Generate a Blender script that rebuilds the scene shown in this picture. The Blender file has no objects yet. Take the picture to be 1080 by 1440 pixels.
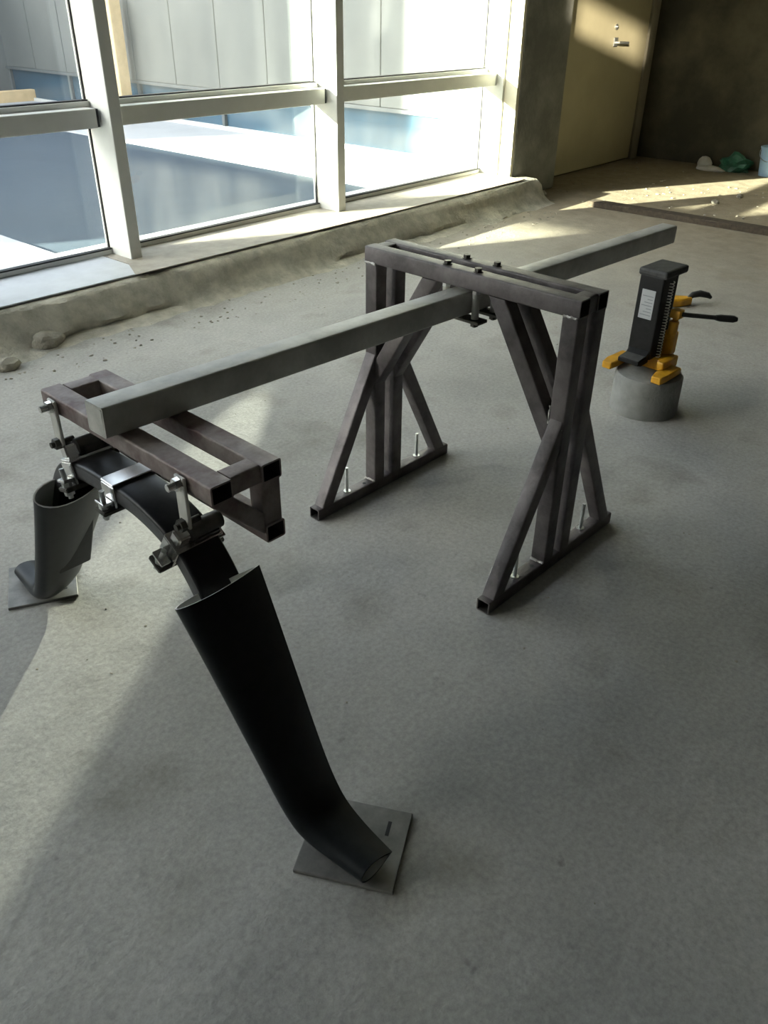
import bpy, bmesh, math, random
from mathutils import Vector, Matrix, noise
random.seed(7)
S = bpy.context.scene
COL = S.collection
V = Vector
RW = 0.0396                      # the room's walls stand turned by this angle to the test rig

# ------------------------------------------------------------------ camera
cam = bpy.data.cameras.new('camera')
cam.sensor_fit = 'VERTICAL'; cam.sensor_height = 36.0
cam.lens = 1144.63 / 1440 * 36.0
cam.clip_start = 0.05; cam.clip_end = 300
co = bpy.data.objects.new('camera', cam); COL.objects.link(co)
fw = V((0.62035, 0.57488, -0.53355)); rt = V((0.68490, -0.72855, 0.01134)); up = V((0.38220, 0.37246, 0.84569))
co.matrix_world = Matrix(((rt.x, up.x, -fw.x, 0), (rt.y, up.y, -fw.y, 0), (rt.z, up.z, -fw.z, 1.5), (0, 0, 0, 1)))
S.camera = co

# ------------------------------------------------------------------ light
SUN_AZ = math.radians(-25.5) + RW           # heading the sunlight travels in
SUN_EL = math.radians(12.2)
sun_dir = V((math.cos(SUN_AZ) * math.cos(SUN_EL), math.sin(SUN_AZ) * math.cos(SUN_EL), -math.sin(SUN_EL)))
world = bpy.data.worlds.new('sky'); S.world = world; world.use_nodes = True
wn = world.node_tree.nodes; wl = world.node_tree.links
bg = wn['Background']
sky = wn.new('ShaderNodeTexSky'); sky.sky_type = 'NISHITA'; sky.sun_disc = False
sky.sun_elevation = math.radians(24); sky.sun_rotation = math.radians(90) - (SUN_AZ + math.pi)
sky.altitude = 50; sky.air_density = 1.0; sky.dust_density = 2.0; sky.ozone_density = 1.0
hs = wn.new('ShaderNodeHueSaturation'); hs.inputs['Saturation'].default_value = 0.38
tn = wn.new('ShaderNodeMixRGB'); tn.blend_type = 'MULTIPLY'; tn.inputs[0].default_value = 1.0; tn.inputs[2].default_value = (1.0, 0.915, 0.875, 1)
wl.new(sky.outputs[0], hs.inputs['Color']); wl.new(hs.outputs[0], tn.inputs[1]); wl.new(tn.outputs[0], bg.inputs[0]); bg.inputs[1].default_value = 0.62
sl = bpy.data.lights.new('sun', 'SUN'); sl.energy = 42.0; sl.color = (1.0, 0.88, 0.66); sl.angle = math.radians(0.6)
so = bpy.data.objects.new('sun', sl); COL.objects.link(so)
so.rotation_euler = sun_dir.to_track_quat('-Z', 'Y').to_euler(); so.location = (-10, 15, 8)
# added spot lamps stand in for reflected sunlight: floor band and door patch
def added_spot(name, src, dst, size, sx, sy, power, blend, roll=0.0, soft=0.03):
    l_ = bpy.data.lights.new(name, 'SPOT'); l_.energy = power; l_.color = (1.0, 0.90, 0.70); l_.spot_size = math.radians(size); l_.spot_blend = blend
    l_.shadow_soft_size = soft
    o_ = bpy.data.objects.new(name, l_); COL.objects.link(o_)
    rz_ = Matrix.Rotation(RW, 3, 'Z'); a_, b_ = rz_ @ V(src), rz_ @ V(dst)
    o_.location = a_; q_ = (b_ - a_).to_track_quat('-Z', 'Y').to_matrix() @ Matrix.Rotation(roll, 3, 'Z')
    o_.rotation_euler = q_.to_euler(); o_.scale = (sx, sy, 1)
added_spot('added_floor_band_spot', (6.70, 5.47, 1.95), (0.95, 1.83, 0.0), 9.0, 0.36, 1.0, 2600, 0.35)
added_spot('added_door_patch_spot', (-14.0, -6.3, 5.8), (8.45, 4.385, 1.25), 6.0, 1.0, 1.0, 60000, 0.2, 0.0, 0.09)
vs = S.view_settings
vs.view_transform = 'Standard'; vs.look = 'None'; vs.gamma = 1.0; vs.use_curve_mapping = False
vs.exposure = 1.0
S.cycles.max_bounces = 10; S.cycles.diffuse_bounces = 6; S.cycles.transparent_max_bounces = 16
S.cycles.sample_clamp_indirect = 6.0

# ------------------------------------------------------------------ materials
def mat(name, col, rough=0.6, metal=0.0, var=0.0, scale=8.0, bump=0.0, bscale=60.0, col2=None, spec=0.5, coat=0.0, detail=6.0, stretch=None):
    m = bpy.data.materials.new(name); m.use_nodes = True
    n, l = m.node_tree.nodes, m.node_tree.links
    b = n['Principled BSDF']
    b.inputs['Roughness'].default_value = rough; b.inputs['Metallic'].default_value = metal
    b.inputs['Specular IOR Level'].default_value = spec; b.inputs['Coat Weight'].default_value = coat
    b.inputs['Base Color'].default_value = (*col, 1)
    tc = n.new('ShaderNodeTexCoord'); src = tc.outputs['Object']
    if stretch:
        mp = n.new('ShaderNodeMapping'); mp.inputs['Scale'].default_value = stretch
        l.new(src, mp.inputs[0]); src = mp.outputs[0]
    if var or col2:
        t = n.new('ShaderNodeTexNoise'); t.inputs['Scale'].default_value = scale; t.inputs['Detail'].default_value = detail
        t.inputs['Roughness'].default_value = 0.65
        l.new(src, t.inputs['Vector'])
        r = n.new('ShaderNodeValToRGB')
        c2 = col2 or tuple(min(1, c * (1 + var)) for c in col)
        c1 = col if col2 else tuple(c * (1 - var) for c in col)
        r.color_ramp.elements[0].color = (*c1, 1); r.color_ramp.elements[1].color = (*c2, 1)
        r.color_ramp.elements[0].position = 0.36; r.color_ramp.elements[1].position = 0.64
        l.new(t.outputs['Fac'], r.inputs[0]); l.new(r.outputs[0], b.inputs['Base Color'])
    if bump:
        t2 = n.new('ShaderNodeTexNoise'); t2.inputs['Scale'].default_value = bscale; t2.inputs['Detail'].default_value = 8
        l.new(src, t2.inputs['Vector'])
        bn = n.new('ShaderNodeBump'); bn.inputs['Strength'].default_value = bump; bn.inputs['Distance'].default_value = 0.01
        l.new(t2.outputs['Fac'], bn.inputs['Height']); l.new(bn.outputs[0], b.inputs['Normal'])
    return m

def floor_mat():
    m = bpy.data.materials.new('bare_concrete_floor'); m.use_nodes = True
    n, l = m.node_tree.nodes, m.node_tree.links
    b = n['Principled BSDF']; b.inputs['Roughness'].default_value = 0.85; b.inputs['Specular IOR Level'].default_value = 0.25
    tc = n.new('ShaderNodeTexCoord')
    def nz(scale, detail, rough=0.6, w=None):
        t = n.new('ShaderNodeTexNoise'); t.inputs['Scale'].default_value = scale; t.inputs['Detail'].default_value = detail
        t.inputs['Roughness'].default_value = rough
        l.new(w or tc.outputs['Object'], t.inputs['Vector']); return t.outputs['Fac']
    def ramp(fac, p0, c0, p1, c1):
        r = n.new('ShaderNodeValToRGB'); r.color_ramp.elements[0].position = p0; r.color_ramp.elements[1].position = p1
        r.color_ramp.elements[0].color = (*c0, 1); r.color_ramp.elements[1].color = (*c1, 1); l.new(fac, r.inputs[0]); return r.outputs[0]
    def mix(kind, f, a, c):
        x = n.new('ShaderNodeMixRGB'); x.blend_type = kind
        if isinstance(f, float): x.inputs[0].default_value = f
        else: l.new(f, x.inputs[0])
        l.new(a, x.inputs[1]); l.new(c, x.inputs[2]); return x.outputs[0]
    base = ramp(nz(1.3, 6), 0.35, (0.33, 0.325, 0.30), 0.68, (0.47, 0.46, 0.42))
    grain = ramp(nz(70, 8, 0.7), 0.3, (0.74, 0.74, 0.74), 0.7, (1.12, 1.12, 1.12))
    c = mix('MULTIPLY', 1.0, base, grain)
    stain = ramp(nz(2.6, 5, 0.55), 0.54, (1, 1, 1), 0.70, (0.66, 0.65, 0.63))
    c = mix('MULTIPLY', 1.0, c, stain)
    pits = ramp(nz(16, 3, 0.5), 0.70, (1, 1, 1), 0.78, (0.6, 0.6, 0.6))
    c = mix('MULTIPLY', 1.0, c, pits)
    # sandy brown tint mixed in towards the far end
    sx = n.new('ShaderNodeSeparateXYZ'); l.new(tc.outputs['Object'], sx.inputs[0])
    mr = n.new('ShaderNodeMapRange'); mr.inputs[1].default_value = 3.6; mr.inputs[2].default_value = 6.6; l.new(sx.outputs[0], mr.inputs[0])
    sand_tint = ramp(nz(7, 8, 0.7), 0.3, (0.22, 0.185, 0.13), 0.7, (0.34, 0.29, 0.21))
    c = mix('MIX', mr.outputs[0], c, sand_tint)
    l.new(c, b.inputs['Base Color'])
    bn = n.new('ShaderNodeBump'); bn.inputs['Strength'].default_value = 0.35; bn.inputs['Distance'].default_value = 0.010
    l.new(nz(38, 9, 0.65), bn.inputs['Height'])
    bn2 = n.new('ShaderNodeBump'); bn2.inputs['Strength'].default_value = 0.16; bn2.inputs['Distance'].default_value = 0.05
    l.new(nz(6, 4, 0.5), bn2.inputs['Height']); l.new(bn.outputs[0], bn2.inputs['Normal'])
    l.new(bn2.outputs[0], b.inputs['Normal'])
    return m

def glass_mat(name, tint=(0.86, 0.93, 0.95), dirt=0.010, gloss=1.0):
    m = bpy.data.materials.new(name); m.use_nodes = True
    n, l = m.node_tree.nodes, m.node_tree.links
    for x in list(n): n.remove(x)
    o = n.new('ShaderNodeOutputMaterial'); tr = n.new('ShaderNodeBsdfTransparent'); tr.inputs[0].default_value = (*tint, 1)
    gl = n.new('ShaderNodeBsdfGlossy'); gl.inputs['Roughness'].default_value = 0.02; gl.inputs[0].default_value = (gloss, gloss, gloss, 1)
    df = n.new('ShaderNodeBsdfTranslucent'); df.inputs[0].default_value = (0.8, 0.85, 0.85, 1)
    lw = n.new('ShaderNodeLayerWeight'); lw.inputs[0].default_value = 0.5
    pw = n.new('ShaderNodeMath'); pw.operation = 'POWER'; pw.inputs[1].default_value = 5.0; l.new(lw.outputs['Facing'], pw.inputs[0])
    fr = n.new('ShaderNodeMath'); fr.operation = 'MULTIPLY_ADD'; fr.inputs[1].default_value = 0.92; fr.inputs[2].default_value = 0.04; l.new(pw.outputs[0], fr.inputs[0])
    tc = n.new('ShaderNodeTexCoord'); t = n.new('ShaderNodeTexNoise'); t.inputs['Scale'].default_value = 3; t.inputs['Detail'].default_value = 6
    mp = n.new('ShaderNodeMapping'); mp.inputs['Scale'].default_value = (2.5, 1, 0.5); l.new(tc.outputs['Object'], mp.inputs[0]); l.new(mp.outputs[0], t.inputs[0])
    mr = n.new('ShaderNodeMapRange'); mr.inputs[1].default_value = 0.3; mr.inputs[2].default_value = 0.8; mr.inputs[3].default_value = dirt * 0.5; mr.inputs[4].default_value = dirt * 1.8
    l.new(t.outputs['Fac'], mr.inputs[0])
    m1 = n.new('ShaderNodeMixShader'); m2 = n.new('ShaderNodeMixShader')
    l.new(mr.outputs[0], m1.inputs[0]); l.new(tr.outputs[0], m1.inputs[1]); l.new(df.outputs[0], m1.inputs[2])
    l.new(fr.outputs[0], m2.inputs[0]); l.new(m1.outputs[0], m2.inputs[1]); l.new(gl.outputs[0], m2.inputs[2])
    l.new(m2.outputs[0], o.inputs[0])
    return m

M = dict(
    floor=floor_mat(),
    concrete=mat('rough_concrete', (0.30, 0.285, 0.24), 0.9, var=0.28, scale=5, bump=0.6, bscale=40, spec=0.2),
    kerb=mat('kerb_concrete', (0.47, 0.445, 0.37), 0.92, var=0.22, scale=9, bump=0.8, bscale=50, spec=0.2),
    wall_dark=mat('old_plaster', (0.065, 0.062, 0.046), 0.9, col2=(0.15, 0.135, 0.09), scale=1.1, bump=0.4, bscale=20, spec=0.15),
    plaster=mat('grey_plaster', (0.22, 0.215, 0.20), 0.9, var=0.1, scale=3),
    column=mat('grey_column_concrete', (0.20, 0.20, 0.18), 0.9, var=0.25, scale=3, bump=0.4, bscale=25, spec=0.2),
    door=mat('cream_door_paint', (0.36, 0.32, 0.21), 0.55, var=0.06, scale=2),
    doorframe=mat('grey_door_frame', (0.22, 0.20, 0.15), 0.6, var=0.08),
    alu=mat('white_powder_coat', (0.66, 0.66, 0.62), 0.42, var=0.04, scale=6, spec=0.4),
    alu_dusty=mat('dusty_sill_metal', (0.36, 0.33, 0.275), 0.7, var=0.12, scale=12),
    sill=mat('grey_sill_metal', (0.52, 0.54, 0.56), 0.5, var=0.05, scale=10),
    gasket=mat('black_rubber', (0.02, 0.02, 0.02), 0.7, var=0.2),
    glass=glass_mat('window_glass'),
    primer=mat('dark_brown_steel', (0.055, 0.046, 0.046), 0.5, metal=0.3, col2=(0.150, 0.132, 0.130), scale=7, bump=0.15, bscale=90, stretch=(1, 1, 1)),
    rusty=mat('rust_red_steel', (0.10, 0.055, 0.048), 0.55, metal=0.3, col2=(0.25, 0.215, 0.195), scale=10, bump=0.15, bscale=80),
    inner=mat('tube_inside', (0.03, 0.027, 0.025), 0.8, var=0.3),
    galv=mat('dull_galvanised_steel', (0.36, 0.352, 0.31), 0.5, metal=0.1, col2=(0.54, 0.53, 0.48), scale=9, bump=0.08, bscale=70),
    zinc=mat('zinc_plated_steel', (0.55, 0.56, 0.54), 0.35, metal=0.9, var=0.15, scale=30),
    weld=mat('weld_bead', (0.42, 0.40, 0.37), 0.4, metal=0.8, var=0.35, scale=120, bump=0.5, bscale=200),
    chrome=mat('polished_steel', (0.72, 0.71, 0.69), 0.22, metal=1.0, var=0.08, scale=20),
    springsteel=mat('bright_spring_wire', (0.62, 0.61, 0.56), 0.4, metal=0.2, var=0.1),
    iron=mat('dark_cast_steel', (0.07, 0.065, 0.055), 0.5, metal=0.5, var=0.35, scale=30),
    carbon=mat('carbon_fibre', (0.009, 0.009, 0.010), 0.36, var=0.3, scale=60, spec=0.25),
    carbon_edge=mat('cut_carbon_edge', (0.055, 0.055, 0.056), 0.5, var=0.2, scale=80),
    fairing=mat('black_fairing', (0.011, 0.013, 0.014), 0.36, var=0.2, scale=40, spec=0.18),
    fair_in=mat('fairing_inside', (0.62, 0.62, 0.58), 0.7, var=0.1),
    plate=mat('ground_steel_plate', (0.20, 0.195, 0.18), 0.55, metal=0.4, var=0.25, scale=14),
    jackblack=mat('jack_black_paint', (0.009, 0.009, 0.009), 0.45, var=0.3, scale=30, spec=0.25),
    jackgrey=mat('jack_worn_top', (0.05, 0.05, 0.048), 0.6, var=0.3, scale=40, spec=0.3),
    yellow=mat('yellow_paint', (0.58, 0.29, 0.012), 0.45, var=0.15, scale=20),
    label=mat('label_paper', (0.42, 0.43, 0.43), 0.5, var=0.05),
    labelprint=mat('label_print', (0.22, 0.23, 0.24), 0.5, var=0.1),
    rubber=mat('grip_rubber', (0.02, 0.02, 0.02), 0.65, var=0.3),
    puck=mat('cast_concrete', (0.235, 0.235, 0.22), 0.85, var=0.12, scale=14, bump=0.35, bscale=60, spec=0.25),
    wood=mat('weathered_plank', (0.055, 0.041, 0.026), 0.85, var=0.35, scale=5, stretch=(1, 8, 8)),
    stone=mat('concrete_rubble', (0.31, 0.285, 0.23), 0.95, var=0.2, scale=20, bump=0.6, bscale=60),
    white=mat('white_foam', (0.62, 0.60, 0.54), 0.8, var=0.1),
    green=mat('green_plastic', (0.025, 0.12, 0.07), 0.45, var=0.35, scale=12),
    blue=mat('pale_blue_plastic', (0.30, 0.45, 0.60), 0.45, var=0.1),
    shaded_paving=mat('shaded_terrace_paving', (0.062, 0.082, 0.104), 0.95, var=0.05, scale=2, spec=0.05),  # shade on the terrace is put into this dark blue-grey
    sunlit_paving=mat('sunlit_terrace_paving', (0.42, 0.43, 0.44), 0.6, var=0.05, scale=2),  # pale version of the paving, sunlight put into the colour
    wingpost=mat('grey_wing_frame', (0.10, 0.11, 0.11), 0.6, var=0.05),
    tile_joint=mat('terrace_joint', (0.4, 0.4, 0.4), 0.9, var=0.05),
    blueglass=mat('blue_tinted_glazing', (0.035, 0.075, 0.11), 0.15, var=0.15, scale=0.8, spec=0.6),
    facade=mat('pale_facade_panel', (0.115, 0.122, 0.115), 0.6, var=0.06, scale=1.5),
    timber=mat('yellow_timber', (0.72, 0.52, 0.28), 0.7, var=0.1, scale=6),
)

# ------------------------------------------------------------------ helpers
def finish(name, bm, material, parent=None, smooth=False, room=False, loc=None):
    bmesh.ops.recalc_face_normals(bm, faces=bm.faces)
    me = bpy.data.meshes.new(name); bm.to_mesh(me); bm.free()
    for m in (material if isinstance(material, (list, tuple)) else [material]): me.materials.append(m)
    if smooth:
        for p in me.polygons: p.use_smooth = True
        try: me.set_sharp_from_angle(angle=math.radians(38))
        except Exception: pass
    o = bpy.data.objects.new(name, me); COL.objects.link(o)
    if parent: o.parent = parent
    elif room: o.rotation_euler.z = RW
    if loc: o.location = loc
    return o
def empty(name, loc=(0, 0, 0), rz=0.0, parent=None):
    o = bpy.data.objects.new(name, None); COL.objects.link(o); o.location = loc; o.rotation_euler.z = rz
    o.empty_display_size = 0.05
    if parent: o.parent = parent
    return o
def tag(o, label=None, cat=None, group=None, kind=None):
    if label: o['label'] = label
    if cat: o['category'] = cat
    if group: o['group'] = group
    if kind: o['kind'] = kind
    return o
def relabel(o, label): o['label'] = label; return o

def bbox(bm, lo, hi, bev=0.0, seg=1, mi=0):
    lo, hi = V(lo), V(hi)
    r = bmesh.ops.create_cube(bm, size=1.0)
    vs_ = r['verts']
    for v in vs_:
        v.co = V((lo[i] + (v.co[i] + 0.5) * (hi[i] - lo[i]) for i in range(3)))
    fs = set(f for v in vs_ for f in v.link_faces)
    for f in fs: f.material_index = mi
    if bev:
        es = list(set(e for v in vs_ for e in v.link_edges))
        bmesh.ops.bevel(bm, geom=es, offset=bev, segments=seg, affect='EDGES', profile=0.5)
    return vs_
def box(name, lo, hi, material, parent=None, bev=0.0, seg=1, room=False):
    bm = bmesh.new(); bbox(bm, lo, hi, bev, seg); return finish(name, bm, material, parent, room=room)

def rrect(w, h, r, seg=3):
    pts = []
    for cx, cy, a0 in ((w/2-r, h/2-r, 0), (-w/2+r, h/2-r, 90), (-w/2+r, -h/2+r, 180), (w/2-r, -h/2+r, 270)):
        for k in range(seg + 1):
            a = math.radians(a0 + 90 * k / seg); pts.append((cx + r*math.cos(a), cy + r*math.sin(a)))
    return pts
def frame(p0, p1, side):
    d = (V(p1) - V(p0)).normalized(); s = V(side); s = (s - d * s.dot(d)).normalized(); return d, s, d.cross(s)
def add_tube(bm, p0, p1, w, h, side, wall=0.004, r=0.005, cut0=None, cut1=None, capped=False):
    """rectangular hollow section from p0 to p1; w is measured along 'side'; cut = (point, normal) planes"""
    d, s, t = frame(p0, p1, side); p0, p1 = V(p0), V(p1)
    def at(base, x, y, cut):
        q = base + s * x + t * y
        if cut:
            pt, nn = V(cut[0]), V(cut[1]); q = q + d * ((pt - q).dot(nn) / d.dot(nn))
        return q
    o = rrect(w, h, r); i = rrect(w - 2*wall, h - 2*wall, max(r - wall, 0.0012))
    n = len(o)
    O0 = [bm.verts.new(at(p0, x, y, cut0)) for x, y in o]; O1 = [bm.verts.new(at(p1, x, y, cut1)) for x, y in o]
    if capped:
        for k in range(n): bm.faces.new((O0[k], O0[(k+1) % n], O1[(k+1) % n], O1[k]))
        bm.faces.new(O0[::-1]); bm.faces.new(O1); return
    I0 = [bm.verts.new(at(p0, x, y, cut0)) for x, y in i]; I1 = [bm.verts.new(at(p1, x, y, cut1)) for x, y in i]
    for k in range(n):
        j = (k + 1) % n
        bm.faces.new((O0[k], O0[j], O1[j], O1[k]))
        f = bm.faces.new((I0[j], I0[k], I1[k], I1[j])); f.material_index = 1
        bm.faces.new((O0[j], O0[k], I0[k], I0[j])); bm.faces.new((O1[k], O1[j], I1[j], I1[k]))
def tube(name, p0, p1, w, h, side, material, parent=None, **k):
    bm = bmesh.new(); add_tube(bm, p0, p1, w, h, side, **k)
    return finish(name, bm, [material, M['inner']], parent, smooth=True)
def add_cyl(bm, p0, p1, r, n=16, r2=None, mi=0):
    p0, p1 = V(p0), V(p1); d = (p1 - p0).normalized(); a = V((0, 0, 1)) if abs(d.z) < .9 else V((1, 0, 0))
    s = d.cross(a).normalized(); t = d.cross(s); r2 = r if r2 is None else r2
    A = [bm.verts.new(p0 + (s*math.cos(2*math.pi*k/n) + t*math.sin(2*math.pi*k/n)) * r) for k in range(n)]
    B = [bm.verts.new(p1 + (s*math.cos(2*math.pi*k/n) + t*math.sin(2*math.pi*k/n)) * r2) for k in range(n)]
    fs = [bm.faces.new((A[k], A[(k+1) % n], B[(k+1) % n], B[k])) for k in range(n)] + [bm.faces.new(A[::-1]), bm.faces.new(B)]
    for f in fs: f.material_index = mi
def cyl(name, p0, p1, r, material, parent=None, n=16, r2=None):
    bm = bmesh.new(); add_cyl(bm, p0, p1, r, n, r2); return finish(name, bm, material, parent, smooth=n > 6)
def add_rod(bm, pts, r, n=8):
    """round bar along a polyline"""
    pts = [V(p) for p in pts]; rings = []
    for k, p in enumerate(pts):
        d = (pts[min(k+1, len(pts)-1)] - pts[max(k-1, 0)]).normalized()
        a = V((0, 0, 1)) if abs(d.z) < .9 else V((1, 0, 0)); s = d.cross(a).normalized(); t = d.cross(s)
        rr = r[k] if isinstance(r, (list, tuple)) else r
        rings.append([bm.verts.new(p + (s*math.cos(2*math.pi*j/n) + t*math.sin(2*math.pi*j/n)) * rr) for j in range(n)])
    for A, B in zip(rings, rings[1:]):
        for j in range(n): bm.faces.new((A[j], A[(j+1) % n], B[(j+1) % n], B[j]))
    bm.faces.new(rings[0][::-1]); bm.faces.new(rings[-1])
def extr(name, outline, axis, lo, hi, material, parent=None, bev=0.0, room=False, smooth=False):
    """closed 2D outline extruded along axis (0,1,2); outline gives the other two coordinates in order"""
    bm = bmesh.new()
    def mk(p, a):
        c = list(p); c.insert(axis, a); return bm.verts.new(c)
    A = [mk(p, lo) for p in outline]; B = [mk(p, hi) for p in outline]; n = len(A)
    for k in range(n): bm.faces.new((A[k], A[(k+1) % n], B[(k+1) % n], B[k]))
    bm.faces.new(A[::-1]); bm.faces.new(B)
    if bev:
        bmesh.ops.recalc_face_normals(bm, faces=bm.faces)
        bmesh.ops.bevel(bm, geom=bm.edges[:], offset=bev, segments=1, affect='EDGES')
    return finish(name, bm, material, parent, room=room, smooth=smooth)
def struct(o): o['kind'] = 'structure'; return o
def blob(name, c, size, material, parent=None, rough=0.25, sub=2, seed=0, flat=0.0, room=False):
    bm = bmesh.new(); bmesh.ops.create_icosphere(bm, subdivisions=sub, radius=1.0)
    for v in bm.verts:
        k = 1 + rough * noise.noise(v.co * 1.7 + V((seed * 3.1, seed * 1.7, seed)))
        q = v.co * k; q = V((q.x * size[0], q.y * size[1], q.z * size[2]))
        if q.z < -size[2] * flat: q.z = -size[2] * flat
        v.co = q
    zmin = min(v.co.z for v in bm.verts)
    for v in bm.verts: v.co.z -= zmin
    o = finish(name, bm, material, parent, room=False)
    p = V(c)
    if room: p = Matrix.Rotation(RW, 3, 'Z') @ p
    o.location = p
    return o
def R3(p): return Matrix.Rotation(RW, 3, 'Z') @ V(p)

# ------------------------------------------------------------------ the room (its own axes, turned by RW)
X0, X1, Y0, YG, ZC = -2.5, 9.55, -5.2, 4.47, 3.6
bm = bmesh.new()
bbox(bm, (X0 - .2, Y0 - .2, -.12), (X1 + .2, YG + .0, 0)); struct(finish('floor', bm, M['floor'], room=True))
struct(box('ceiling', (X0 - .2, Y0 - .2, ZC), (X1 + .2, 4.62, ZC + .15), M['plaster'], room=True))
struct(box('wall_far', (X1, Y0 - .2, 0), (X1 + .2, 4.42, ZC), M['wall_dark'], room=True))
bm = bmesh.new()
for lo, hi in (((X0 - .2, Y0 - .2, 0), (X0, -1.09, ZC)), ((X0 - .2, -1.09, 0), (X0, -.65, 3.40)), ((X0 - .2, -1.09, 3.58), (X0, -.65, ZC)), ((X0 - .2, -.65, 0), (X0, 3.06, ZC)), ((X0 - .2, 3.06, 0), (X0, 4.1, .35)), ((X0 - .2, 3.06, 2.9), (X0, 4.1, ZC)), ((X0 - .2, 4.1, 0), (X0, 4.62, ZC))): bbox(bm, lo, hi)  # the high slot is added, unseen, to shape the light on the door
struct(finish('wall_back', bm, M['plaster'], room=True))
wb = empty('window_6', rz=RW); wb['kind'] = 'structure'  # unseen window added behind the viewer to brighten the room
for y0, y1 in ((3.06, 4.1),):
    box('frame', (X0 - .14, y0, .35), (X0 - .06, y0 + .04, 2.9), M['alu'], wb); box('frame', (X0 - .14, y1 - .04, .35), (X0 - .06, y1, 2.9), M['alu'], wb)
    box('frame', (X0 - .14, y0 + .04, .35), (X0 - .06, y1 - .04, .40), M['alu'], wb); box('frame', (X0 - .14, y0 + .04, 2.85), (X0 - .06, y1 - .04, 2.9), M['alu'], wb)
    box('pane', (X0 - .105, y0 + .04, .40), (X0 - .095, y1 - .04, 2.85), M['glass'], wb)

struct(box('wall_right', (X0, Y0 - .2, 0), (X1, Y0, ZC), M['plaster'], room=True))
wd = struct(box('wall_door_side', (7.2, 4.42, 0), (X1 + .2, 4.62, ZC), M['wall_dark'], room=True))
struct(box('wall_column', (6.5, 4.13, 0), (7.23, 4.95, ZC), M['column'], room=True, bev=0.012))
struct(box('trim_reveal', (6.462, 4.135, 0.12), (6.50, 4.27, ZC), mat('cream_render', (0.55, 0.52, 0.40), 0.7, var=0.08, scale=8), room=True))

# concrete kerb under the glazing, with a ragged mortar foot
bm = bmesh.new()
prof = [(3.74, 0.0), (3.80, .015), (3.845, .050), (3.880, .095), (3.910, .138), (3.935, .166), (3.960, .180), (4.10, .183), (4.62, .183), (4.62, 0.0)]
N = 260; rows = []
for k in range(N + 1):
    x = X0 + (6.62 - X0) * k / N; row = []
    for j, (y, z) in enumerate(prof):
        p = V((x * 2.1, j * .45, 0)); q = noise.noise(p * 1.3) ; q2 = noise.noise(V((x * 9, j * 1.1, 3)))
        amp = (1.0, .9, .6, .35, .3, .35, .25, 0, 0, 0)[j]
        row.append(bm.verts.new((x, y + (q * .085 + q2 * .035) * amp, max(0.0 if j else -.0, z + (q * .016 + q2 * .007) * min(amp, .6) * (1 if j else 0)))))
    rows.append(row)
for a, b in zip(rows, rows[1:]):
    for j in range(len(prof)):
        bm.faces.new((a[j], b[j], b[(j+1) % len(prof)], a[(j+1) % len(prof)]))
bm.faces.new(rows[0]); bm.faces.new(rows[-1][::-1])
struct(finish('trim_kerb', bm, M['kerb'], room=True, smooth=True))

# sheet-metal sills lying on the kerb
def sill(n, x0, x1, y0a, y0b, m, z=.188):
    o = extr('trim_sill_%d' % n, [(x0, y0a), (x1, y0b), (x1, 4.455), (x0, 4.455)], 2, z, z + .007, m, room=True); return struct(o)
sill(1, X0, 2.60, 4.00, 3.985, M['sill'])
sill(2, 2.605, 4.42, 3.975, 3.97, M['alu_dusty'], .189)
sill(3, 4.425, 6.46, 3.97, 3.975, M['alu_dusty'], .187)
bm = bmesh.new()   # bent-up corner of the second sill sheet
for pts in [((2.50, 3.96, .198), (2.72, 3.95, .200), (2.78, 4.10, .198), (2.62, 4.22, .200))]:
    A = [bm.verts.new(p) for p in pts]; B = [bm.verts.new(V(p) + V((0, 0, .003))) for p in pts]
    bm.faces.new(A[::-1]); bm.faces.new(B)
    for k in range(4): bm.faces.new((A[k], A[(k+1) % 4], B[(k+1) % 4], B[k]))
struct(finish('trim_sill_flap', bm, M['alu_dusty'], room=True))

# glazed bays: mullions, rails, panes
MUL = [(-.81, -.735), (.93, 1.005), (2.672, 2.747), (4.42, 4.495), (6.44, 6.465)]
def bay(n, xa, xb, mul):
    w_ = empty('window_%d' % n, rz=RW); w_['kind'] = 'structure'
    bm = bmesh.new(); bbox(bm, (mul[0], 4.25 if n < 5 else 4.262, .192), (mul[1], 4.50, ZC), .003)
    finish('mullion', bm, M['alu'], w_)
    g = 0.018
    box('rail', (xa + .002, 4.33, .89), (xb - (0.03 if n < 5 else .002), 4.50, .985), M['alu'], w_, bev=.003)
    if n < 5: box('rail_end_cap', (xb - .03, 4.335, .893), (xb - .014, 4.45, .982), M['gasket'], w_)
    box('glazing_bead', (xa + .002, 4.425, .985), (xb - .002, 4.50, 1.012), M['alu'], w_, bev=.002)
    box('gasket', (xa + .002, 4.44, 1.012), (xb - .002, 4.48, 1.019), M['gasket'], w_)
    box('bottom_frame', (xa + .002, 4.44, .195), (xb - .002, 4.50, .222), M['alu'], w_, bev=.002)
    box('gasket', (xa + .002, 4.437, .222), (xb - .002, 4.475, .230), M['gasket'], w_)
    for sx in (xa, xb):
        s_ = 1 if sx == xa else -1
        box('gasket', (min(sx + s_*.001, sx + s_*.009), 4.462, .23), (max(sx + s_*.001, sx + s_*.009), 4.476, ZC - .02), M['gasket'], w_)
    box('pane', (xa + .005, 4.464, .23), (xb - .005, 4.474, .89), M['glass'], w_)
    box('pane', (xa + .005, 4.464, 1.019), (xb - .005, 4.474, ZC - .01), M['glass'], w_)
prev = X0
for n, mu in enumerate(MUL, 1):
    bay(n, prev, mu[0], mu); prev = mu[1]

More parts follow.
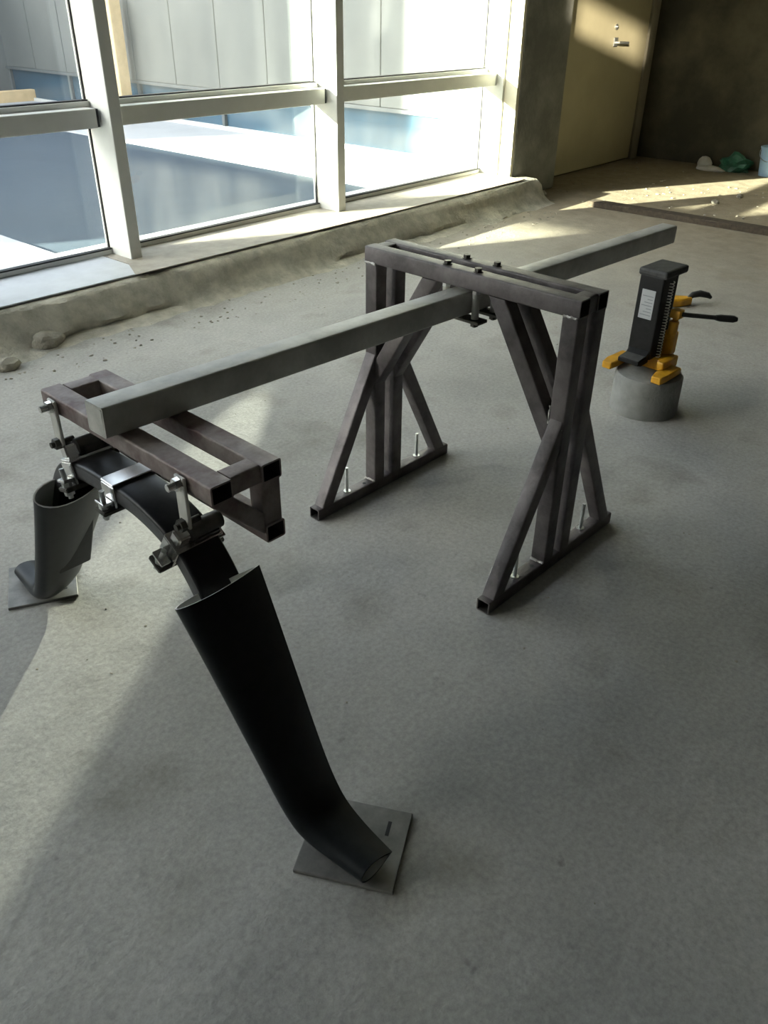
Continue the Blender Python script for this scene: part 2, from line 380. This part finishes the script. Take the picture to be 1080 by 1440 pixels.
# door in the far corner
d = empty('door_1', rz=RW); d['kind'] = 'structure'
DX0, DX1 = 7.62, 9.26
box('door_leaf', (DX0, 4.385, .02), (DX1, 4.419, 2.35), M['door'], d, bev=.004)
box('door_frame', (DX1 + .004, 4.36, 0), (DX1 + .16, 4.42, 2.42), M['doorframe'], d, bev=.004)
box('door_frame', (DX0 - .12, 4.36, 0), (DX0 - .004, 4.42, 2.42), M['doorframe'], d, bev=.004)
box('door_frame', (DX0 - .12, 4.36, 2.355), (DX1 + .16, 4.42, 2.45), M['doorframe'], d, bev=.004)
hd = box('door_handle', (8.52, 4.371, 1.12), (8.60, 4.384, 1.20), M['zinc'], d, bev=.004)
bm = bmesh.new(); add_rod(bm, [(8.56, 4.375, 1.155), (8.56, 4.335, 1.155), (8.60, 4.33, 1.155), (8.74, 4.33, 1.150)], .013, 10)
finish('lever', bm, M['zinc'], hd, smooth=True)
bm = bmesh.new(); add_cyl(bm, (8.54, 4.386, 1.29), (8.54, 4.372, 1.29), .026, 16); add_cyl(bm, (8.54, 4.372, 1.29), (8.54, 4.362, 1.29), .011, 12)
finish('lock_cylinder', bm, M['zinc'], d, smooth=True)

# ------------------------------------------------------------------ outdoors
ZT = .15
terr = struct(box('terrace', (-20, 4.63, ZT - .2), (16, 40, ZT), M['shaded_paving'], room=True))  # dark colour carries the shade on the paving
struct(box('terrace_sunlit_strip', (5.40, 4.73, ZT), (6.74, 13.3, ZT + .012), M['sunlit_paving'], room=True))  # sunlit strip made as a paler slab
struct(box('terrace_sunlit_patch', (-2.4, 4.73, ZT), (2.50, 5.75, ZT + .012), M['sunlit_paving'], room=True))  # sunlit patch made as a paler slab
struct(box('trim_outer_sill', (X0, 4.502, .151), (6.46, 4.72, .185), M['alu'], room=True))
gb = empty('glass_wing', R3((6.78, 9.05, ZT)), RW)
tag(gb, 'blue glazed wing of the building outside with pale posts, right of the terrace', 'building')
box('plinth', (-.02, -4.0, 0), (.25, 4.3, .05), M['alu'], gb)
for k in range(6):
    y = -3.97 + k * 1.64
    box('post', (-.02, y - .025, .05), (.12, y + .025, .40), M['wingpost'], gb, bev=.004)
    if k < 5:
        box('pane', (.02, y + .03, .05), (.05, y + 1.61, .40), M['blueglass'], gb)
        for q in range(2): box('panel', (-.03, y + .004 + q*.82, .44), (.12, y + .812 + q*.82, 2.7), M['facade'], gb, bev=.004)
box('transom', (-.04, -4.0, .402), (.12, 4.26, .438), M['wingpost'], gb)
fc = empty('facade_wall', R3((2.0, 13.4, ZT)), RW)
tag(fc, 'pale grey panelled facade seen across the terrace', 'building')
for k in range(9):
    x = -4.6 + k * 1.1
    box('panel', (x + .01, 0, 0), (x + 1.09, .12, 2.4), M['facade'], fc, bev=.006)
tb = tag(box('timber_post', (0, 0, 0), (.16, .14, 1.35), M['timber'], bev=.008), 'yellow timber post standing upright outside, behind the middle window', 'post')
tb.location = R3((6.50, 10.0, ZT)); tb.rotation_euler.z = RW
tb2 = tag(box('timber_beam', (0, 0, 0), (.95, .12, .16), M['timber'], bev=.008), 'yellow timber lying on the paving outside, behind the left window', 'timber')
tb2.location = R3((6.0, 12.7, ZT)); tb2.rotation_euler.z = RW
nb = empty('sun_blocker', R3((-14.2, 8.7, ZT)), RW); tag(nb, 'plain unseen wall added outside to block the sun, beyond the left windows', 'building')  # unseen wall added to keep the sun off the left bays
box('wall', (-.2, -4.2, 0), (.2, 3.8, 7.2), M['facade'], nb, bev=.01)
box('blocker_cap', (-.25, -4.23, 7.2), (.25, 3.82, 7.28), M['alu'], nb)
nb = empty('sun_blocker', R3((-14.2, 24.0, ZT)), RW); tag(nb, 'second unseen wall added outside to block the sun, farther along than the first', 'building')  # unseen wall added to shade the wing outside
box('wall', (-.2, -6.1, 0), (.2, 8.0, 9.0), M['facade'], nb, bev=.01)
box('upper_blocker', (-.2, -8.4, 5.05), (.2, -6.11, 9.0), M['facade'], nb, bev=.01)  # raised part added to shade the wing but leave the paving lit
box('blocker_cap', (-.25, -8.45, 9.0), (.25, 8.05, 9.08), M['alu'], nb)
pg = empty('shade_beam', R3((-4, 12, ZT)), RW); tag(pg, 'unseen added canopy beam on posts outside, beyond the left windows', 'blocker')  # unseen beam added to cast the shade band on the terrace
box('beam', (-.08, -3.7, 1.547), (.08, 4, 2.235), M['alu'], pg)
box('blocker_board', (-.05, -4.26, 2.20), (.05, -3.72, 2.56), M['alu'], pg)  # unseen board added to stop sun at mid height of one bay
for y in (-3.6, 0, 3.8): box('post', (-.06, y - .06, 0), (.06, y + .06, 1.547), M['alu'], pg)

# ------------------------------------------------------------------ support stand
st = empty('support_stand', (1.886, 1.397, 0))
tag(st, 'tall dark brown welded steel trestle carrying the middle of the long beam', 'stand')
def T(p): return V(p) - V((1.886, 1.397, 0))
def stube(name, p0, p1, w, h, side, **k):
    for c in ('cut0', 'cut1'):
        if k.get(c): k[c] = (T(k[c][0]), V(k[c][1]))
    return tube(name, T(p0), T(p1), w, h, side, M['primer'], st, **k)
XF, XB, ZT1, ZT0 = 1.842, 1.931, .859, .810
YR, YL = 1.040, 1.754
for x in (XF, XB):
    stube('top_tube', (x, 1.015, .8345), (x, 1.779, .8345), .049, .049, (1, 0, 0))
for y0, y1 in ((1.019, 1.064), (1.730, 1.775)):
    stube('end_spacer', (XF + .0235, (y0+y1)/2, .8345), (XB - .0235, (y0+y1)/2, .8345), .045, .047, (0, 1, 0))
for y in (YR, YL):
    s_ = 1 if y == YR else -1
    for x in (XF, XB):
        p = stube('post', (x, y, .043), (x, y, .8095), .050, .048, (0, 1, 0))
        # upper brace leaning from the post to the top tube
        stube('upper_brace', (x, y + s_*.03, .47), (x, y + s_*.235, .809), .048, .050, (1, 0, 0),
              cut0=((x, y + s_*.026, 0), (0, 1, 0)), cut1=((x, 0, .8095), (0, 0, 1)))
    f = stube('foot', (1.546, y, .0215), (2.227, y, .0215), .044, .042, (0, 1, 0))
    for xx, sgn, xp in ((1.590, 1, XF - .0245), (2.183, -1, XB + .0245)):
        stube('foot_brace', (xx - sgn*.02, y, 0.0), (xp, y, .47), .044, .046, (0, 1, 0),
              cut0=((0, 0, .0425), (0, 0, 1)), cut1=((xp, 0, 0), (1, 0, 0)))
    # threaded anchor rods and empty bolt holes in the foot
    for xa in (1.705, 2.072):
        bm = bmesh.new(); add_cyl(bm, T((xa, y + .004, .0425)), T((xa, y + .004, .135)), .0055, 10)
        for q in range(14): add_cyl(bm, T((xa, y + .004, .05 + q*.006)), T((xa, y + .004, .053 + q*.006)), .0064, 10)
        add_cyl(bm, T((xa, y + .004, .0427)), T((xa, y + .004, .0445)), .013, 14)
        finish('anchor_rod', bm, M['zinc'], st, smooth=True)
    cyl('bolt_hole', T((1.785, y - .002, .0426)), T((1.785, y - .002, .0431)), .0065, M['gasket'], st, 14)
    # weld beads on the visible seams
    def bead(p0, p1, r=.0042, parent=None):
        bm = bmesh.new(); a, b = T(p0), T(p1); n = max(4, int((b - a).length / .006))
        pts = [a.lerp(b, k / n) + V((random.uniform(-1, 1), random.uniform(-1, 1), random.uniform(-1, 1))) * .0012 for k in range(n + 1)]
        add_rod(bm, pts, [r * random.uniform(.7, 1.25) for _ in pts], 6); return finish('weld_bead', bm, M['weld'], st, smooth=True)
    bead((XF - .0245, y - .021, .497), (XF - .0245, y + .021, .497))
    bead((1.583, y + .021, .047), (1.583, y - .021, .047))
    bead((XF - .026, y - .022, .812), (XF - .026, y + .022, .812))
    bead((XF - .026, y - .022, .045), (XF - .026, y + .022, .045))
    if y == YR:
        bead((1.580, y + .0225, .055), (1.612, y + .0225, .115), .0035)
        bead((XF - .022, y + .026, .50), (XF - .022, y + .026, .555), .0035)
# bolts and clamp plates that hold the beam under the top tubes
BY = 1.4165
for x in (XF, XB):
    pl = box('clamp_plate', T((x - .022, BY - .085, .7145)), T((x + .022, BY + .085, .7245)), M['iron'], st, bev=.002)
    for s_ in (-1, 1):
        bm = bmesh.new(); y = BY + s_ * .055
        add_cyl(bm, T((x, y, .700)), T((x, y, .866)), .0065, 12)
        add_cyl(bm, T((x, y, .8592)), T((x, y, .8612)), .014, 16)
        add_cyl(bm, T((x, y, .8612)), T((x, y, .870)), .011, 6)
        b_ = finish('clamp_bolt', bm, M['iron'], st, smooth=False)
        bm = bmesh.new(); add_cyl(bm, T((x, y, .797)), T((x, y, .8093)), .0125, 6); finish('nut', bm, M['zinc'], b_)
        bm = bmesh.new(); add_cyl(bm, T((x, y, .7245)), T((x, y, .797)), .011, 14); finish('spacer_sleeve', bm, M['galv'], b_, smooth=True)
        bm = bmesh.new(); add_cyl(bm, T((x, y, .703)), T((x, y, .7145)), .0125, 6); finish('nut', bm, M['iron'], b_)

# ------------------------------------------------------------------ long beam
def bz(x): return .818 - .0194 * (x - .682)      # top of the beam
bm = bmesh.new()
add_tube(bm, (.682, 1.418, bz(.682) - .033), (3.15, 1.4265, bz(3.15) - .033), .066, .066, (0, 1, 0), wall=.004, r=.006)
# the near end is closed by a thin welded plate
add_tube(bm, (.6815, 1.418, bz(.682) - .033), (.686, 1.418, bz(.682) - .033), .0575, .0575, (0, 1, 0), r=.003, capped=True)
beam = finish('square_beam', bm, [M['galv'], M['inner']], smooth=True)
tag(beam, 'long grey square steel beam running level through the top of the trestle', 'beam')

# ------------------------------------------------------------------ cross head under the near beam end
ch = empty('cross_head_frame', (.794, 1.40, .572))
tag(ch, 'rust-brown welded tube frame under the near end of the long beam', 'frame')
CO = V((.794, 1.40, .572))
def U(p): return V(p) - CO
def ctube(name, p0, p1, w, h, side, **k):
    for c in ('cut0', 'cut1'):
        if k.get(c): k[c] = (U(k[c][0]), V(k[c][1]))
    return tube(name, U(p0), U(p1), w, h, side, M['rusty'], ch, **k)
ctube('front_tube', (.735, 1.086, .7295), (.735, 1.714, .7295), .050, .041, (1, 0, 0))
ctube('back_tube', (.853, 1.086, .7295), (.853, 1.714, .7295), .048, .041, (1, 0, 0))
ctube('bottom_tube', (.853, 1.086, .592), (.853, 1.714, .592), .048, .040, (1, 0, 0))
for y in (1.112, 1.688):
    ctube('end_spacer', (.7605, y, .7295), (.8285, y, .7295), .044, .040, (0, 1, 0))
    ctube('upright', (.853, y, .6125), (.853, y, .7085), .044, .046, (0, 1, 0))
    ctube('diagonal', (.728, y, .716), (.850, y, .596), .044, .036, (0, 1, 0),
          cut0=((0, 0, .7085), (0, 0, 1)), cut1=((.829, 0, 0), (1, 0, 0)))
for y in (1.655, 1.172):       # shackle links bolted to the front tube, down to the spring clamps
    lk = extr('link', [(.700, .745), (.7075, .745), (.7075, .632), (.700, .632)], 1, y - .016, y + .016, M['galv'], None, bev=.002)
    lk.parent = ch; lk.location = -CO
    bm = bmesh.new(); add_cyl(bm, U((.674, y, .730)), U((.709, y, .730)), .007, 12)
    add_cyl(bm, U((.690, y, .730)), U((.6995, y, .730)), .0135, 6); add_cyl(bm, U((.6985, y, .730)), U((.700, y, .730)), .0155, 16)
    for q in range(5): add_cyl(bm, U((.675 + q*.003, y, .730)), U((.6765 + q*.003, y, .730)), .0082, 12)
    k_ = finish('bolt', bm, M['chrome'], lk, smooth=False); k_.location = CO
    bm = bmesh.new(); add_cyl(bm, U((.680, y, .640)), U((.735, y, .640)), .007, 12); add_cyl(bm, U((.688, y, .640)), U((.6995, y, .640)), .0135, 6)
    k_ = finish('bolt', bm, M['iron'], lk); k_.location = CO

# ------------------------------------------------------------------ arched carbon spring with fairings
gear = empty('landing_gear_arch', (.75, 1.41, 0))
tag(gear, 'black carbon fibre arch with two splayed legs in blade-shaped fairings', 'landing gear')
GO = V((.75, 1.41, 0))
def smoothpath(pts, n=10):
    out = []
    P_ = [V(p) for p in pts]
    for i in range(len(P_) - 1):
        a, b, c, e = P_[max(i-1, 0)], P_[i], P_[i+1], P_[min(i+2, len(P_)-1)]
        for k in range(n):
            t = k / n
            out.append(0.5 * ((2*b) + (c - a)*t + (2*a - 5*b + 4*c - e)*t*t + (3*b - a - 3*c + e)*t**3))
    out.append(P_[-1]); return out
top_line = [(1.005, .19), (1.06, .31), (1.10, .40), (1.143, .481), (1.183, .532), (1.217, .562), (1.271, .590), (1.35, .610), (1.436, .616),
            (1.53, .615), (1.60, .608), (1.66, .590), (1.71, .555), (1.75, .500), (1.79, .41), (1.83, .31), (1.885, .19)]
path = smoothpath([(0, a, b) for a, b in top_line], 6)
bm = bmesh.new(); rings = []
for k, p in enumerate(path):
    dd = (path[min(k+1, len(path)-1)] - path[max(k-1, 0)]).normalized(); nrm = V((0, -dd.z, dd.y))   # outward normal
    ring = []
    for x, h in rrect(.098, .044, .008, 3):
        ring.append(bm.verts.new(V((.749 + x, p.y, p.z)) + nrm * (h - .022) - GO))
    rings.append(ring)
n = len(rings[0])
for A, B in zip(rings, rings[1:]):
    for j in range(n):
        f = bm.faces.new((A[j], A[(j+1) % n], B[(j+1) % n], B[j]))
        f.material_index = 1 if j in (3, 7, 11, 15) and j in (7,) else 0
bm.faces.new(rings[0][::-1]); bm.faces.new(rings[-1])
finish('spring_arch', bm, [M['carbon'], M['carbon_edge']], gear, smooth=True)

def fairing(side):
    # side=-1: leg towards the viewer's right; +1: the other one. path in (y from centre, z)
    c0 = 1.41
    pts = [(.284, .497, .628, .834), (.330, .418, .636, .828), (.400, .300, .646, .817), (.470, .182, .655, .805), (.520, .098, .660, .799),
           (.556, .054, .664, .796), (.592, .040, .668, .790), (.650, .034, .676, .782), (.728, .0335, .684, .774)]
    dense = []
    for i in range(len(pts) - 1):
        a, b = pts[i], pts[i+1]
        for k in range(4): dense.append(tuple(a[j] + (b[j] - a[j]) * k / 4 for j in range(4)))
    dense.append(pts[-1])
    for _ in range(3):
        dense = [dense[0]] + [tuple((dense[i-1][j] + 2*dense[i][j] + dense[i+1][j]) / 4 for j in range(4)) for i in range(1, len(dense)-1)] + [dense[-1]]
    prof = []
    K = 14
    for k in range(K + 1):       # blade section: blunt front, thin rear
        u = (1 - math.cos(math.pi * k / K)) / 2
        t = 0.62 * (2.969*math.sqrt(u) - 1.26*u - 3.516*u*u + 2.843*u**3 - 1.036*u**4) + 0.10 * math.sin(math.pi * u)
        prof.append((u, t))
    bm = bmesh.new(); OUT, INN = [], []
    for i, (yy, z, xa, xb) in enumerate(dense):
        a, b = dense[max(i-1, 0)], dense[min(i+1, len(dense)-1)]
        dy, dz = b[0] - a[0], b[1] - a[1]; L = math.hypot(dy, dz); ny, nz = -dz / L, dy / L       # outward/up normal
        th = .056 - .024 * i / (len(dense) - 1); ch_ = xb - xa
        def ring(shr):
            r = []
            for u, t in prof: r.append((xa + shr + u * (ch_ - 2*shr), max(th * t - shr, .0006) if 0 < u < 1 else 0))
            for u, t in prof[-2:0:-1]: r.append((xa + shr + u * (ch_ - 2*shr), -max(th * t - shr, .0006)))
            return [bm.verts.new(V((x, c0 + side * (yy + ny * h), z + nz * h)) - GO) for x, h in r]
        OUT.append(ring(0)); INN.append(ring(.003))
    n = len(OUT[0])
    for R_, mi in ((OUT, 0), (INN, 1)):
        for A, B in zip(R_, R_[1:]):
            for j in range(n):
                f = bm.faces.new((A[j], A[(j+1) % n], B[(j+1) % n], B[j])); f.material_index = mi
    for j in range(n):
        f = bm.faces.new((OUT[0][j], OUT[0][(j+1) % n], INN[0][(j+1) % n], INN[0][j])); f.material_index = 1
        bm.faces.new((OUT[-1][j], OUT[-1][(j+1) % n], INN[-1][(j+1) % n], INN[-1][j]))
    finish('leg_fairing', bm, [M['fairing'], M['fair_in']], gear, smooth=True)
fairing(-1); fairing(1)

def on_arch(y):
    best = min(range(len(path)), key=lambda k: abs(path[k].y - y)); a, b = path[max(best-1, 0)], path[min(best+1, len(path)-1)]
    d_ = (b - a).normalized(); return path[best], d_, V((0, -d_.z, d_.y))
def clamp(y, wid, big):
    p, d_, nn = on_arch(y); c = p - nn * .022
    cl = empty('clamp', (0, 0, 0), parent=gear)
    def Q(a, b, h): return V((.749 + a, c.y, c.z)) + d_ * b + nn * h - GO
    def qbox(bm, a0, a1, b0, b1, h0, h1, bev=.002):
        vs_ = [bm.verts.new(Q(a, b, h)) for a in (a0, a1) for b in (b0, b1) for h in (h0, h1)]
        F = [(0, 1, 3, 2), (4, 6, 7, 5), (0, 4, 5, 1), (2, 3, 7, 6), (0, 2, 6, 4), (1, 5, 7, 3)]
        fs = [bm.faces.new([vs_[i] for i in f]) for f in F]
        bmesh.ops.recalc_face_normals(bm, faces=fs)
        if bev: bmesh.ops.bevel(bm, geom=list(set(e for f in fs for e in f.edges)), offset=bev, segments=2, affect='EDGES')
    w2 = wid / 2
    bm = bmesh.new(); qbox(bm, -.056, .056, -w2, w2, .0225, .029); finish('top_strap', bm, M['chrome'], cl)
    bm = bmesh.new(); qbox(bm, -.056, -.0505, -w2, w2, -.030, .0225); finish('side_strap', bm, M['chrome'], cl)
    bm = bmesh.new(); qbox(bm, .0505, .056, -w2, w2, -.030, .0225); finish('side_strap', bm, M['iron'], cl)
    bm = bmesh.new(); qbox(bm, -.082, .082, -w2 * .8, w2 * .8, -.042, -.031); finish('bottom_plate', bm, M['iron'], cl)
    for s_ in (-1, 1):
        bm = bmesh.new(); add_cyl(bm, Q(s_ * .069, 0, -.060), Q(s_ * .069, 0, .012), .006, 10)
        add_cyl(bm, Q(s_ * .069, 0, -.052), Q(s_ * .069, 0, -.0425), .0115, 6); add_cyl(bm, Q(s_ * .069, 0, -.031), Q(s_ * .069, 0, -.020), .0115, 6)
        finish('bolt', bm, M['zinc' if s_ < 0 else 'iron'], cl)
        bm = bmesh.new(); qbox(bm, s_*.069 - .011, s_*.069 + .011, -w2 * .7, w2 * .7, -.019, -.012, .001); finish('ear', bm, M['chrome'], cl)
    if big:      # lug on top that takes the shackle link, and a dark pivot block
        bm = bmesh.new(); qbox(bm, -.052, -.022, -.015, .015, .029, .060, .004); finish('lug', bm, M['chrome'], cl)
        bm = bmesh.new(); qbox(bm, -.015, .050, -.022, .022, .029, .052, .006)
        add_cyl(bm, Q(-.020, 0, .048), Q(.056, 0, .048), .019, 14); finish('pivot_block', bm, M['iron'], cl, smooth=True)
    return cl
clamp(1.452, .050, False); clamp(1.222, .052, True); clamp(1.628, .052, True)

# foot plates under the two fairing toes
def foot_plate(c, ang, label, slot):
    f = empty('foot_plate', c, ang); tag(f, label, 'plate', 'steel plates under the arch legs')
    box('plate', (-.104, -.096, 0), (.104, .096, .009), M['plate'], f, bev=.0015)
    extr('slot_mark', [(slot[0] - .004, slot[1] - .018), (slot[0] + .004, slot[1] - .018), (slot[0] + .004, slot[1] + .018), (slot[0] - .004, slot[1] + .018)], 2, .0091, .0096, M['gasket'], f)
    return f
foot_plate((.752, .768, 0), math.atan2(-.183, .104), 'square steel plate under the near leg of the black arch', (.062, .045))
foot_plate((.735, 2.075, 0), math.radians(64), 'square steel plate under the far leg of the black arch, by the left picture edge', (-.06, -.05))

# ------------------------------------------------------------------ hydraulic toe jack on its concrete cylinder
bm = bmesh.new(); n = 48
def ringv(r, z): return [bm.verts.new((r * math.cos(2*math.pi*k/n) * (1 + .006*noise.noise(V((k*.3, z*9, 0)))), r * math.sin(2*math.pi*k/n), z)) for k in range(n)]
rs = [ringv(*q) for q in ((.141, 0), (.1425, .012), (.1415, .06), (.1415, .12), (.140, .160), (.134, .168), (.06, .170))]
for A, B in zip(rs, rs[1:]):
    for j in range(n): bm.faces.new((A[j], A[(j+1) % n], B[(j+1) % n], B[j]))
bm.faces.new(rs[0][::-1]); bm.faces.new(rs[-1])
pk = finish('concrete_cylinder', bm, M['puck'], smooth=True); pk.location = (3.155, 1.392, 0)
tag(pk, 'short grey concrete cylinder standing on the floor under the jack', 'concrete block')

jk = empty('toe_jack', (3.16, 1.425, .170), math.radians(-2))
tag(jk, 'black and yellow hydraulic toe jack standing on the concrete cylinder', 'jack')
def J(name, lo, hi, m, bev=.004, parent=jk, seg=2): return box(name, lo, hi, m, parent, bev, seg)
bm = bmesh.new()      # tall lifting body with the toe at its foot
prof = [(-.005, .040), (-.005, .392), (.100, .392), (.100, .040)]
bbox(bm, (-.008, -.024, .045), (.095, .086, .392), .006, 2)
finish('lifting_body', bm, M['jackblack'], jk)
bm = bmesh.new(); bbox(bm, (-.016, -.036, .388), (.165, .094, .420), .010, 2); finish('head', bm, M['jackgrey'], jk)
extr('toe', [(-.088, .040), (-.088, .058), (-.030, .064), (-.006, .085), (-.006, .034), (-.06, .030)], 1, -.018, .080, M['jackblack'], jk, bev=.003)
tp = extr('toe_plate', [(-.086, .0585), (-.086, .0605), (-.030, .0668), (-.030, .0645)], 1, -.014, .076, M['jackgrey'], jk)
lb = J('label', (-.0095, .004, .215), (-.008, .064, .335), M['label'], 0)
for k in range(7): J('print_line', (-.0102, .010, .230 + k*.013), (-.0096, .058 - (k % 3)*.012, .233 + k*.013), M['labelprint'], 0, lb)
# yellow base with two splayed feet
bm = bmesh.new(); bbox(bm, (.02, -.085, .0), (.135, .105, .050), .008, 2); finish('base', bm, M['yellow'], jk)
for y in (-.115, .118):
    extr('base_foot', [(-.115, y - .026), (-.115, y + .016), (-.06, y + .030), (.06, y + .026), (.06, y - .026), (-.06, y - .030)], 2, 0, .030, M['yellow'], jk, bev=.004)
J('base_shoulder', (-.03, -.100, .028), (.05, -.068, .062), M['yellow'], .006)
J('cylinder_housing', (.097, -.060, .045), (.150, .080, .150), M['yellow'], .012)
cyl('ram', (.120, .01, .150), (.120, .01, .388), .026, M['jackblack'], jk, 20)
cyl('pump_block', (.085, -.055, .150), (.085, -.055, .205), .020, M['yellow'], jk, 16)
sk = J('lever_socket', (.070, -.080, .218), (.112, -.035, .255), M['yellow'], .005)
J('socket_link', (.080, -.066, .195), (.100, -.046, .225), M['yellow'], .003)
bm = bmesh.new(); add_rod(bm, [(.09, -.078, .238), (.15, -.135, .230), (.20, -.182, .224)], [.0095, .0095, .0095], 12); finish('pump_lever', bm, M['rubber'], jk, smooth=True)
bm = bmesh.new(); add_rod(bm, [(.195, -.178, .2247), (.21, -.192, .223), (.25, -.23, .2185), (.262, -.241, .217)], [.011, .015, .015, .009], 12); finish('lever_grip', bm, M['rubber'], jk, smooth=True)
# return spring up the side of the body
bm = bmesh.new(); pts = []
for k in range(26 * 8 + 1):
    a = 2 * math.pi * k / 8; pts.append((.036 + .0085 * math.cos(a), -.0375 + .0085 * math.sin(a), .050 + .325 * k / (26 * 8)))
add_rod(bm, pts, .0022, 5); finish('return_spring', bm, M['springsteel'], jk, smooth=True)

# hand tool on the floor behind the jack
tl = empty('hand_tool', (4.62, 1.93, 0), math.radians(-35)); tag(tl, 'small yellow tool with curved black grip on the floor behind the jack', 'tool')
extr('tool_body', [(-.20, -.035), (-.20, .035), (-.02, .045), (.06, .02), (.06, -.02), (-.02, -.045)], 2, 0.0, .045, M['yellow'], tl, bev=.008)
bm = bmesh.new(); add_rod(bm, [(.04, 0, .035), (.07, .008, .052), (.12, .014, .056), (.17, .008, .045), (.19, .002, .030)], [.012, .018, .020, .017, .009], 10); finish('grip', bm, M['rubber'], tl, smooth=True)
extr('jaw', [(-.28, -.02), (-.28, .012), (-.19, .03), (-.19, -.03)], 2, .004, .035, M['iron'], tl, bev=.004)

# ------------------------------------------------------------------ loose things at the far end and along the kerb
pk1 = box('plank', (0, -2.9, 0), (.12, 0.0, .045), M['wood'], bev=.004); pk1.location = R3((6.72, 3.48, 0)); pk1.rotation_euler.z = RW + math.radians(1.0)
tag(pk1, 'long dusty timber plank lying across the floor near the far wall', 'plank')
fo = blob('foam_piece', (9.22, 3.42, 0), (.07, .16, .035), M['white'], seed=3, flat=.4, room=True); tag(fo, 'flat off-white piece of foam lying at the foot of the far wall', 'foam')
fo = blob('plaster_lump', (9.40, 3.56, 0), (.06, .08, .07), M['white'], seed=6, flat=.5, room=True); tag(fo, 'pale lump of plaster behind the flat foam piece', 'lump')
gn = blob('plastic_bag', (9.38, 3.22, 0), (.10, .17, .11), M['green'], seed=9, flat=.5, rough=.5, sub=3, room=True); tag(gn, 'crumpled dark green plastic bag against the far wall', 'bag')
bu = empty('bucket', R3((9.36, 2.86, 0))); tag(bu, 'pale blue plastic bucket at the right picture edge by the far wall', 'bucket')
bm = bmesh.new(); n = 28; rs = []
for r, z in ((.10, 0), (.125, .26), (.133, .26), (.133, .275), (.120, .275), (.096, .01)):
    rs.append([bm.verts.new((r*math.cos(2*math.pi*k/n), r*math.sin(2*math.pi*k/n), z)) for k in range(n)])
for A, B in zip(rs, rs[1:]):
    for j in range(n): bm.faces.new((A[j], A[(j+1) % n], B[(j+1) % n], B[j]))
bm.faces.new(rs[0][::-1]); bm.faces.new(rs[-1]); finish('pail', bm, M['blue'], bu, smooth=True)
bm = bmesh.new(); add_rod(bm, [(0, .13 * math.cos(a), .26 - .11 * math.sin(a)) for a in [math.pi * k / 12 for k in range(13)]], .003, 6)
for v in bm.verts: v.co.x -= .14 * max(0, (.26 - v.co.z)) / .11
finish('bail_handle', bm, M['zinc'], bu, smooth=True)
lump = blob('rubble_stone', (1.86, 3.83, 0), (.085, .06, .05), M['stone'], seed=1, flat=.5, room=True, sub=3)
tag(lump, 'large rounded mortar lump at the foot of the kerb under the left window', 'stone', 'mortar rubble')
spots = [((1.58, 3.70), .05, 'rough mortar lump at the left picture edge below the kerb'),
         ((8.05, 2.66), .03, 'small stone chip beside the sunlit patch, nearer the far wall'),
         ((7.62, 2.72), .035, 'small stone chip beside the sunlit patch, nearer the plank'),
         ((6.85, 4.02), .04, 'small rubble lump at the foot of the grey column')]
for k, ((x, y), s_, lab) in enumerate(spots):
    o = blob('rubble_stone', (x, y, 0), (s_ * 1.2, s_, s_ * .7), M['stone'], seed=20 + k, flat=.5, room=True); tag(o, lab, 'stone', 'mortar rubble')
# fine chips strewn over the floor
bm = bmesh.new()
KEEP = [(.45, 1.1, .55, 1.0), (.4, 1.1, 1.85, 2.3), (1.5, 2.4, .9, 1.9), (2.9, 3.5, 1.0, 1.6), (4.2, 5.0, 1.5, 2.1), (6.6, 7.0, .4, 3.6), (9.0, 9.5, 2.6, 3.8)]
def chip(x, y, s_):
    if any(a < x < b and c < y < e for a, b, c, e in KEEP): return
    r = bmesh.ops.create_icosphere(bm, subdivisions=1, radius=1.0); a = random.uniform(0, 6.28)
    k = (random.uniform(.7, 1.4), random.uniform(.6, 1.0), random.uniform(.3, .6))
    for v in r['verts']:
        q = V((v.co.x * k[0], v.co.y * k[1], v.co.z * k[2])) * s_ * (1 + .3 * noise.noise(v.co * 2 + V((x * 9, y * 7, 0))))
        v.co = Matrix.Rotation(a, 3, 'Z') @ q + V((x, y, s_ * k[2] * .5))
for _ in range(220): chip(random.uniform(.8, 6.4), random.uniform(3.45, 3.74) , random.uniform(.003, .010))
for _ in range(160): chip(random.uniform(.5, 6.0), random.uniform(.2, 3.5), random.uniform(.002, .005))
for _ in range(160): chip(random.uniform(6.6, 9.3), random.uniform(2.0, 4.2), random.uniform(.004, .016))
cp = finish('floor_chips', bm, M['stone'], room=True); tag(cp, 'loose mortar chips and grit strewn over the concrete floor', 'grit', kind='stuff')
